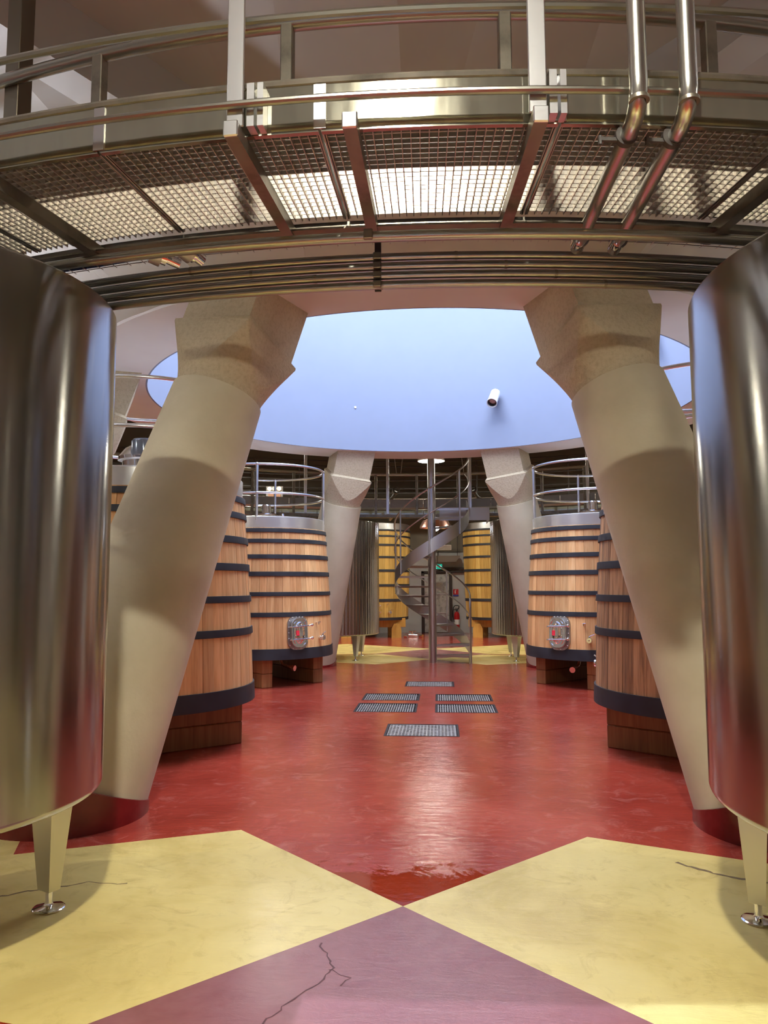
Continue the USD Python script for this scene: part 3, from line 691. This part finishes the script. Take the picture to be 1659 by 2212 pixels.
# cable tray with its cables
t = thing("cable_tray", "thin wire cable tray running along the inner edge of the near catwalk", "cable tray")
for z in (3.045, 3.095): obj("wire", tube(arc(6.42, z, -36, 36), .0022, 5), "dull_steel", t)
for R in (6.38, 6.34): obj("wire", tube(arc(R, 3.040, -36, 36), .0022, 5), "dull_steel", t)
for a in np.arange(-34, 34.5, 0.72):
    obj("rung", tube([pol(6.42, a, 3.10), pol(6.42, a, 3.042), pol(6.32, a, 3.040)], .0020, 5), "dull_steel", t)
obj("cable_bundle", join(*[tube([pol(6.398 - .016 * j + .004 * math.sin(a * .7 + j), a, 3.054 + .008 * (j % 2) + .003 * math.sin(a * .9 + 2 * j)) for a in np.arange(-36, 36.1, 1.0)], .0075, 6) for j in range(2)]), "cable_red", label="red cable lying in the wire cable tray under the catwalk", cat="cable")
obj("cable_bundle", join(*[tube([pol(6.362 - .016 * j + .005 * math.sin(a * .5 + j), a, 3.054 + .006 * math.cos(a * .8 + j)) for a in np.arange(-36, 36.1, 1.0)], .0075, 6) for j in range(2)]), "cable_blue", label="dark blue cable lying in the wire cable tray under the catwalk", cat="cable")
# two riser pipes at the right
for k, (a, az2, nm) in enumerate(((6.42, 7.22, "left one of the two bright riser pipes coming down at the upper right"), (7.66, 8.70, "right one of the two bright riser pipes coming down at the upper right"))):
    t = thing("riser_pipe", nm, "pipe", group="two bright riser pipes")
    pts = fillet([pol(7.375, a, 5.15), pol(7.375, a, 2.968), pol(6.41, az2, 2.968)], .10, 8)
    obj("tube", tube(pts, .028, 20), "bright_pipe", t)
    d = pol(7.27, a + .05, 2.895)
    T = frame_to(pol(7.0, a) - pol(7.3, a))
    def ringat(P, r, L, Tm=T):
        m = lathe([(0.02, -L / 2), (r, -L / 2), (r, L / 2), (0.02, L / 2), (.02, -L / 2)], 24); A = Tm.copy(); A[:3, 3] = P; m.apply_transform(A); return m
    obj("weld_collar", ringat(pol(7.375, a, 3.0), .0315, .012, np.eye(4)), "catwalk_steel", t)
    obj("pipe_clamp", join(ringat(pol(7.235, a + .06, 2.968), .036, .022), box(.060, .012, .012, c=pol(7.235, a - .40, 2.955), rz=math.radians(a)), cyl(pol(7.235, a - .62, 2.967), pol(7.235, a - .62, 2.937), .007, 6)), "dark_metal", t)
    obj("union_ring", join(ringat(pol(6.50, az2 - .1, 2.968), .036, .012, T), ringat(pol(6.475, az2 - .1, 2.968), .033, .03, T)), "chrome", t)
for a0, a1, nm in ((-9.55, -8.75, "left one of the two short pipe stubs under the catwalk at the upper left"), (-8.15, -7.75, "right one of the two short pipe stubs under the catwalk at the upper left")):
    t = thing("pipe_stub", nm, "pipe", group="two short pipe stubs")
    P, Q = pol(6.51, a0, 2.992), pol(6.43, a1, 2.962)
    obj("disc_valve", ringat(P + (Q - P) * .12, .048, .05, frame_to(Q - P)), "dull_steel", t)
    obj("union_ring", ringat(P + (Q - P) * .40, .034, .03, frame_to(Q - P)), "chrome", t)
    obj("tube", tube([P, Q], .022, 14), "chrome", t)

# ================================================================== SPIRAL STAIRCASE
SC = np.array([0.04, 5.21, 0.0]); SR = 0.73
t = thing("spiral_staircase", "slender steel spiral staircase in front of the back wall", "staircase", SC)
obj("pole", lathe([(0, 0), (.078, 0), (.078, 5.4), (0, 5.4)], 36), "stair_steel", t)
th_k = lambda k: math.radians(-14 + 25.0 * (k - 1)); z_k = lambda k: .15 + .19 * (k - 1)
def sp(r, th, z): return np.array([r * math.cos(th), r * math.sin(th), z])
for k in range(1, 17):
    a0, a1 = th_k(k) - math.radians(4), th_k(k) + math.radians(27)
    poly = Polygon([(r * math.cos(x), r * math.sin(x)) for r, x in [(.07, a0)] + [(SR, x) for x in np.linspace(a0, a1, 6)] + [(.07, a1)]])
    m = trimesh.creation.extrude_polygon(poly, .006, engine="earcut"); m.apply_translation((0, 0, z_k(k)))
    lip = [box(.655, .006, .036, c=(0, 0, 0))]
    l1 = lip[0]; l1.apply_translation((.40, 0, -.015)); l1 = rotx(l1, math.degrees(a0)); l1.apply_translation((0, 0, z_k(k)))
    obj("tread", join(m, l1), "stair_steel", t, smooth=False)
def helix_band(r, za, zb, h0, h1, n=110, thick=.006):
    V, f = [], []
    for u in np.linspace(0, 1, n):
        th = math.radians(-20) + u * math.radians(25 * 15 + 24); z = .06 + .19 * 25 ** 0 * (math.degrees(th) + 14) / 25 + .09
        lo, hi = max(0.0, z - .21), z + .055
        for rr, zz in ((r, lo), (r + thick, lo), (r + thick, hi), (r, hi)): V.append(sp(rr, th, zz))
    for i in range(n - 1):
        for k in range(4): f.append((i * 4 + k, i * 4 + 4 + k, i * 4 + 4 + (k + 1) % 4, i * 4 + (k + 1) % 4))
    f = np.array(f); m = trimesh.Trimesh(np.array(V), np.vstack([f[:, [0, 1, 2]], f[:, [0, 2, 3]]]), process=False); m.fix_normals(); return m
obj("stringer", helix_band(SR, 0, 0, 0, 0), "stair_steel", t, label="curved steel side band")
for h, nm in ((1.02, "hand_rail"), (.55, "mid_rail")):
    pts = [sp(SR + .003, math.radians(x), .15 + .19 * (x + 14) / 25 + h) for x in np.linspace(-10, 25 * 15 + 8, 110)]
    pts = [pts[0] - [0, 0, h * .9]] + [pts[0] - [0, 0, .12]] + pts[1:]
    obj(nm, tube(fillet(pts[:3], .1) + pts[3:], .017 if h > 1 else .012, 8), "stair_steel", t)
for k in (1, 4, 8, 10, 12, 14, 16):
    x = th_k(k) + math.radians(6)
    z = .15 + .19 * (math.degrees(x) + 14) / 25
    obj("baluster", cyl(sp(SR + .012, x, max(0, z - .2)), sp(SR + .012, x, z + 1.02), .016, 10), "stair_steel", t)
# landing between the stair and the far catwalk
t = thing("stair_landing", "dark steel landing joining the spiral staircase to the back catwalk", "landing")
obj("deck", rbox(1.0, .90, .05, .006, c=(.70, 6.08, 2.99)), "dull_steel", t)
obj("side_plate", join(box(1.0, .008, .26, c=(.70, 5.63, 2.93)), box(.008, .9, .26, c=(.20, 6.08, 2.93)), box(.008, .9, .26, c=(1.20, 6.08, 2.93))), "dull_steel", t, smooth=False)

# ================================================================== FLOOR COVERS
WHERE = {0: "checkered steel floor plate nearest the camera, two finger holes in it", 1: "left front slotted floor grating of the four in the middle", 2: "right front slotted floor grating of the four in the middle",
         3: "left back slotted floor grating of the four in the middle", 4: "right back slotted floor grating of the four in the middle", 5: "checkered steel floor plate farthest back, towards the spiral staircase"}
for i, (x0, y0, x1, y1, kind) in enumerate(COVERS):
    w, d = x1 - x0, y1 - y0
    t = thing("floor_plate" if kind == "plate" else "floor_grating", WHERE[i], "floor plate" if kind == "plate" else "floor grating", ((x0 + x1) / 2, (y0 + y1) / 2, 0), 0, "two checkered floor plates" if kind == "plate" else "four slotted floor gratings")
    fr = sbox(-w / 2 + .002, -d / 2 + .002, w / 2 - .002, d / 2 - .002); inner = fr.buffer(-.022, join_style=2)
    obj("frame", extr(fr.difference(inner), -.05, .002), "pit_dark", t, smooth=False)
    inn = inner.buffer(-.006, join_style=2); bx = inn.bounds
    obj("pit", extr(fr, -.058, -.05), "pit_dark", t, smooth=False)
    if kind == "plate":
        base = inn
        for s in (-.13, .16): base = base.difference(Point(s, .02).buffer(.014, 8))
        studs = []
        for a, u in enumerate(np.arange(bx[0] + .02, bx[2] - .01, .036)):
            for b, v in enumerate(np.arange(bx[1] + .02, bx[3] - .01, .036)):
                studs.append(box(.026, .007, .005, c=(u, v, .001), rz=PI / 4 if (a + b) % 2 else -PI / 4))
        obj("plate", join(extr(base, -.012, -.001), *studs), "checker_plate", t, smooth=False)
    else:
        bars = [box(.016, bx[3] - bx[1], .03, c=(u, 0, -.017)) for u in np.arange(bx[0] + .008, bx[2], .029)]
        bars += [box(bx[2] - bx[0], .008, .02, c=(0, v, -.022)) for v in np.linspace(bx[1] + .03, bx[3] - .03, 4)]
        obj("bar_panel", join(*bars), "checker_plate", t, smooth=False, kind="stuff")

# ================================================================== LAMPS
def glow_mat(name, k):
    return mat(name, {"e": ("emission", {"color": LAMP_COLOR, "strength": LAMP_POWER * k})}, surface="e.emission")
GLOW = {0: glow_mat("flood_glow_front", 11.5 * 1.55), 45: glow_mat("flood_glow_side", 11.5 * .62), 90: glow_mat("bay_glow_side", .5), 180: glow_mat("bay_glow_far", .45), 152: glow_mat("bay_glow_back", 1.35)}
def bay_lamp(label, loc, r=0.34, glow="lamp_glow", group=None):
    t = thing("pendant_lamp" if r > .2 else "flood_lamp", label, "lamp", loc, 0, "ring of ceiling lamps")
    obj("housing", lathe([(0, .16), (.10, .15), (.14, .08), (r + .01, .03), (r + .015, -.012), (r + .005, -.012), (r, .015), (.12, .06), (.0, .07), (0, .16)], 40), "white_enamel", t)
    obj("glass", lathe([(0, .004), (r * .97, .004), (r * .97, .012), (0, .012)], 40), glow, t, label="glowing lamp glass")
    obj("cord", cyl((0, 0, .15), (0, 0, ceil_z(math.hypot(loc[0], loc[1])) - loc[2] - .1), .006, 6), "dark_metal", t)
    return t
lamps = [(180, "round pendant lamp glowing behind the top of the spiral staircase pole"), (0, "round pendant lamp over the camera's end of the hall"),
         (-45, "round pendant lamp over the outer ring, front left"), (45, "round pendant lamp over the outer ring, front right"),
         (-90, "round pendant lamp over the outer ring, left"), (90, "round pendant lamp over the outer ring, right"),
         (-152, "round pendant lamp over the outer ring, back left"), (152, "round pendant lamp over the outer ring, back right")]
for a, lb in lamps:
    near = abs(a) < 60
    bay_lamp(lb, tuple(pol(9.8, a, 4.72 if abs(a) in (180, 0, 45, 90) else 5.05)), 0.10 if near else 0.34, GLOW.get(abs(a), "lamp_glow"))
for x, w, nm in ((-4.8, 9.0, "left"), (5.0, 2.0, "right")):  # two added floodlights, out of view, that brighten parts of the ceiling
    t = thing("uplight", f"cool floodlight aimed at the ceiling over the outer ring, {nm} of the camera", "lamp", (x, -5.6, 3.3))
    obj("housing", lathe([(0, -.10), (.12, -.09), (.16, .0), (.15, .0), (.11, -.07), (0, -.08), (0, -.10)], 32), "dark_metal", t)
    obj("glass", lathe([(0, -.03), (.14, -.03), (.14, -.022), (0, -.022)], 32), mat(f"uplight_glow_{nm}", {"e": ("emission", {"color": (0.80, 0.86, 1.0), "strength": 230.0 * w})}, surface="e.emission"), t)
    obj("stand", cyl((0, 0, -3.3), (0, 0, -.09), .025, 10), "dark_metal", t)
# copper bowl lamp under the back catwalk
t = thing("bowl_lamp", "copper coloured bowl lamp with a cool white bulb, seen just right of the stair pole", "lamp", (0.10, 8.4, 2.86))
obj("bowl", lathe([(.08, .22), (.30, .18), (.37, .05), (.38, 0), (.365, 0), (.29, .16), (.08, .20), (.08, .22)], 40), "copper_bowl", t)
obj("bulb", trimesh.creation.icosphere(3, .10).apply_translation((0, 0, .02)), "cool_glow", t, label="cool white glowing bulb")
obj("cord", cyl((0, 0, .20), (0, 0, ceil_z(8.4) - 2.86), .008, 8), "dark_metal", t)
# spotlights on the cupola wall
def spot(label, az, z, aim):
    P = pol(R_RIM, az, z); inw = -pol(1, az); side = np.array([inw[1], -inw[0], 0])
    t = thing("wall_spotlight", label, "spotlight", P, 0, "white spotlights on the cupola wall")
    obj("wall_plate", rbox(.05, .03, .06, .004, T=frame_to((0, 0, 1), x=side)), "white_enamel", t, loc=tuple(inw * .012))
    obj("arm", tube([inw * 0, inw * .11, inw * .15 + side * .02 + np.array([0, 0, -.05])], .010, 8), "white_enamel", t)
    d = np.asarray(aim, float); d /= np.linalg.norm(d)
    T = frame_to(d); c = inw * .20 + np.array([0, 0, -.02])
    S = np.diag([1.45, 1.45, 1.45, 1.0]); T = T @ S
    m = lathe([(0, -.12), (.05, -.12), (.056, -.11), (.058, .10), (.062, .104), (.062, .125), (.054, .125), (.050, .07), (0, .07), (0, -.12)], 36); A = T.copy(); A[:3, 3] = c; m.apply_transform(A)
    obj("can", m, "white_enamel", t)
    m = lathe([(0, .075), (.048, .075), (.048, .085), (0, .088)], 28); m.apply_transform(A); obj("lens", m, "dull_steel", t, label="dark lens")
    m = lathe([(.040, .089), (.049, .089), (.049, .110), (.040, .110), (.040, .089)], 28); m.apply_transform(A); obj("baffle", m, "black_rubber", t)
spot("small white cylinder spotlight on the far cupola wall, right of centre", 159.3, 4.68, (-.22, -.62, -.62))
spot("small white spotlight at the cupola edge, far right beside the leaning column", 106.3, 5.0, (-.3, -.3, -.9))
t = obj("wall_sensor", lathe([(0, 0), (.022, 0), (.020, .014), (0, .018)], 20).apply_transform(frame_to(-pol(1, -158.6))).apply_translation(pol(R_RIM, -158.6, 4.585)), "white_enamel", label="tiny round white sensor on the far cupola wall, left of centre", cat="sensor")

# ================================================================== BACK WALL THINGS
WALL_Y = lambda x: math.sqrt(R_WALL ** 2 - x * x)
t = thing("door_1", "galvanised panel door with dark brown frame in the back wall, behind the spiral staircase", "door", (0.09, WALL_Y(.1) - .05, 0), kind="structure")
for x in (-.44, .44): obj("frame_post", rbox(.09, .12, 1.93, .006, c=(x, 0, .965)), "frame_brown", t)
obj("frame_head", rbox(.97, .12, .08, .006, c=(0, 0, 1.90)), "frame_brown", t)
obj("leaf", rbox(.78, .05, 1.84, .004, c=(0, .01, .93)), "galvanised", t)
for z in (.62, 1.22): obj("push_bar", rbox(.76, .03, .035, .004, c=(0, -.03, z)), "rail_steel", t)
obj("handle", join(cyl((.33, -.02, 1.0), (.33, -.08, 1.0), .012, 8), cyl((.33, -.08, 1.0), (.23, -.08, 1.0), .010, 8)), "chrome", t)
t = thing("exit_sign", "small green lit emergency exit sign above the back door", "sign", (0.125, 13.6, 2.06))
obj("body", rbox(.30, .05, .17, .006), "dark_metal", t)
obj("lit_face", box(.285, .004, .155, c=(0, -.027, 0)), "exit_glow", t, smooth=False, label="green lit face")
man = join(box(.035, .003, .05, c=(-.075, -.031, .005), rz=0), trimesh.creation.icosphere(1, .013).apply_transform(np.diag([1, .15, 1, 1])).apply_translation((-.07, -.031, .047)),
           rotx(box(.014, .003, .06), 35, (0, 1, 0)).apply_translation((-.095, -.031, -.035)), rotx(box(.014, .003, .06), -40, (0, 1, 0)).apply_translation((-.05, -.031, -.035)), rotx(box(.012, .003, .06), 70, (0, 1, 0)).apply_translation((-.05, -.031, .012)))
obj("running_figure", man, "exit_white", t, smooth=False)
arrow = trimesh.creation.extrude_polygon(Polygon([(-.045, -.012), (.005, -.012), (.005, -.04), (.06, 0), (.005, .04), (.005, .012), (-.045, .012)]), .003, engine="earcut")
arrow.apply_transform(np.array([[1, 0, 0, .065], [0, 0, -1, -.030], [0, 1, 0, 0], [0, 0, 0, 1.0]])); obj("arrow", arrow, "exit_white", t, smooth=False)
obj("hanger", cyl((0, 0, .08), (0, 0, 1.8), .006, 6), "dark_metal", t)
t = thing("fire_extinguisher", "red fire extinguisher with black hose on the back wall, right of the door", "fire extinguisher", (.71, WALL_Y(.7) - .10, .12))
obj("cylinder", lathe([(0, 0), (.08, 0), (.085, .01), (.085, .44), (.07, .50), (.03, .54), (0, .55)], 28), "red_paint", t)
obj("label_band", lathe([(.0855, .14), (.0862, .14), (.0862, .30), (.0855, .30), (.0855, .14)], 28), "white_paint", t, label="pale printed label")
obj("valve", join(cyl((0, 0, .54), (0, 0, .60), .022, 10), box(.10, .02, .015, c=(-.03, 0, .61)), box(.09, .02, .012, c=(-.03, 0, .585))), "black_rubber", t)
obj("hose", tube(fillet([(0.02, 0, .58), (.10, 0, .72), (-.09, -.02, .74), (-.13, -.03, .45), (-.085, -.03, .22)], .12, 8), .014, 8), "black_rubber", t)
t = thing("fire_sign", "small red fire point sign with white pictogram and blue strip above the extinguisher", "sign", (.69, WALL_Y(.7) - .02, 1.25))
obj("panel", box(.17, .01, .17, c=(0, 0, .03)), "red_paint", t, smooth=False)
obj("strip", box(.17, .01, .05, c=(0, 0, -.085)), "blue_paint", t, smooth=False)
obj("pictogram", join(box(.03, .004, .085, c=(-.02, -.007, .02)), box(.014, .004, .02, c=(-.02, -.007, .075)), box(.04, .004, .010, c=(.0, -.007, .085))), "white_paint", t, smooth=False)
for z, nm in ((2.01, "upper"), (1.92, "lower")):
    obj("wall_pipe", tube(arc(R_WALL - .12, z, 170, 176.3 + 3.2, 1.0), .034, 10), "dark_metal", label=f"{nm} of two dark pipes on the back wall above the door", cat="pipe")
t = thing("air_duct", "brown duct with slanted end hanging above the back door", "duct", (0.45, 14.12, 2.31))
obj("body", from_m(m3.Manifold.hull_points([(-.45, y, z) for y in (-.2, .2) for z in (-.10, .10)] + [(.40, y, .10) for y in (-.2, .2)] + [(.25, y, -.10) for y in (-.2, .2)])), "brown_duct", t, smooth=False)
obj("rod", join(cyl((-.3, 0, .1), (-.3, 0, 1.5), .01, 6), cyl((.3, 0, .1), (.3, 0, 1.5), .01, 6)), "dark_metal", t)
t = thing("junction_panel", "pale rectangular panel hanging under the stair landing, right of the pole", "panel", (0.30, 8.2, 2.38))
obj("sheet", rbox(.34, .03, .12, .004), "white_paint", t)
obj("bracket", join(box(.012, .012, .62, c=(-.14, .02, .33)), box(.012, .012, .62, c=(.14, .02, .33))), "dark_metal", t, smooth=False)
t = thing("heater_panel", "orange glowing lamp panel far behind the left oak vat's guard rail", "heater", (-4.18, 10.0, 3.96))  # dark box with three glowing orange discs and a dimmer plate
obj("body", rbox(.46, .08, .40, .01, c=(0, .05, -.02)), "dark_metal", t)
for x in (-.13, 0, .13): obj("lamp_bulb", lathe([(0, -.01), (.058, -.01), (.058, .01), (0, .01)], 20).apply_transform(frame_to((0, -1, 0))).apply_translation((x, -.005, .11)), "heater_glow", t)
obj("lit_plate", box(.34, .01, .13, c=(0, 0, -.08)), "heater_dim", t, smooth=False)
obj("pole", cyl((0, .08, -1.0), (0, .08, 0), .02, 8), "dark_metal", t)
for s, nm in ((-1, "dark bent vent pipe end above the back catwalk, left of the stair pole"), (1, "dark bent vent pipe end above the back catwalk, right of the stair pole")):
    t = thing("vent_pipe", nm, "pipe", group="two bent vent pipes", loc= (s * .98 + .14 * (s < 0) + .02, 8.0, 3.72))
    obj("mouth", lathe([(.06, -.04), (.085, -.04), (.085, .06), (.05, .07), (.05, .02), (.06, -.04)], 24).apply_transform(frame_to((-s * .2, -1, .1))), "dark_metal", t)
    obj("hose", tube(fillet([(0, .04, -.01), (s * .10, .12, -.18), (s * .32, .15, -.26), (s * 1.1, .10, -.26)], .15), .04, 12), "dark_metal", t)
    obj("support", cyl((s * .9, .1, -.26), (s * .9, .1, -1.0), .015, 6), "dark_metal", t)
# coupling fittings lying on the back floor
t = thing("pipe_fitting", "heap of chrome hose couplings on the floor beside the left yellow vat", "fitting", (-.62, 12.4, 0))
obj("valve_body", join(cyl((-.12, 0, .05), (.14, .02, .05), .045, 14), cyl((.0, 0, .05), (0, 0, .16), .03, 12), cyl((-.10, 0, .16), (.10, .02, .17), .014, 8)), "chrome", t)
obj("coupling", join(cyl((.2, .06, .04), (.3, -.04, .04), .04, 14), cyl((-.25, -.05, .03), (-.16, -.03, .03), .03, 12)), "chrome", t)
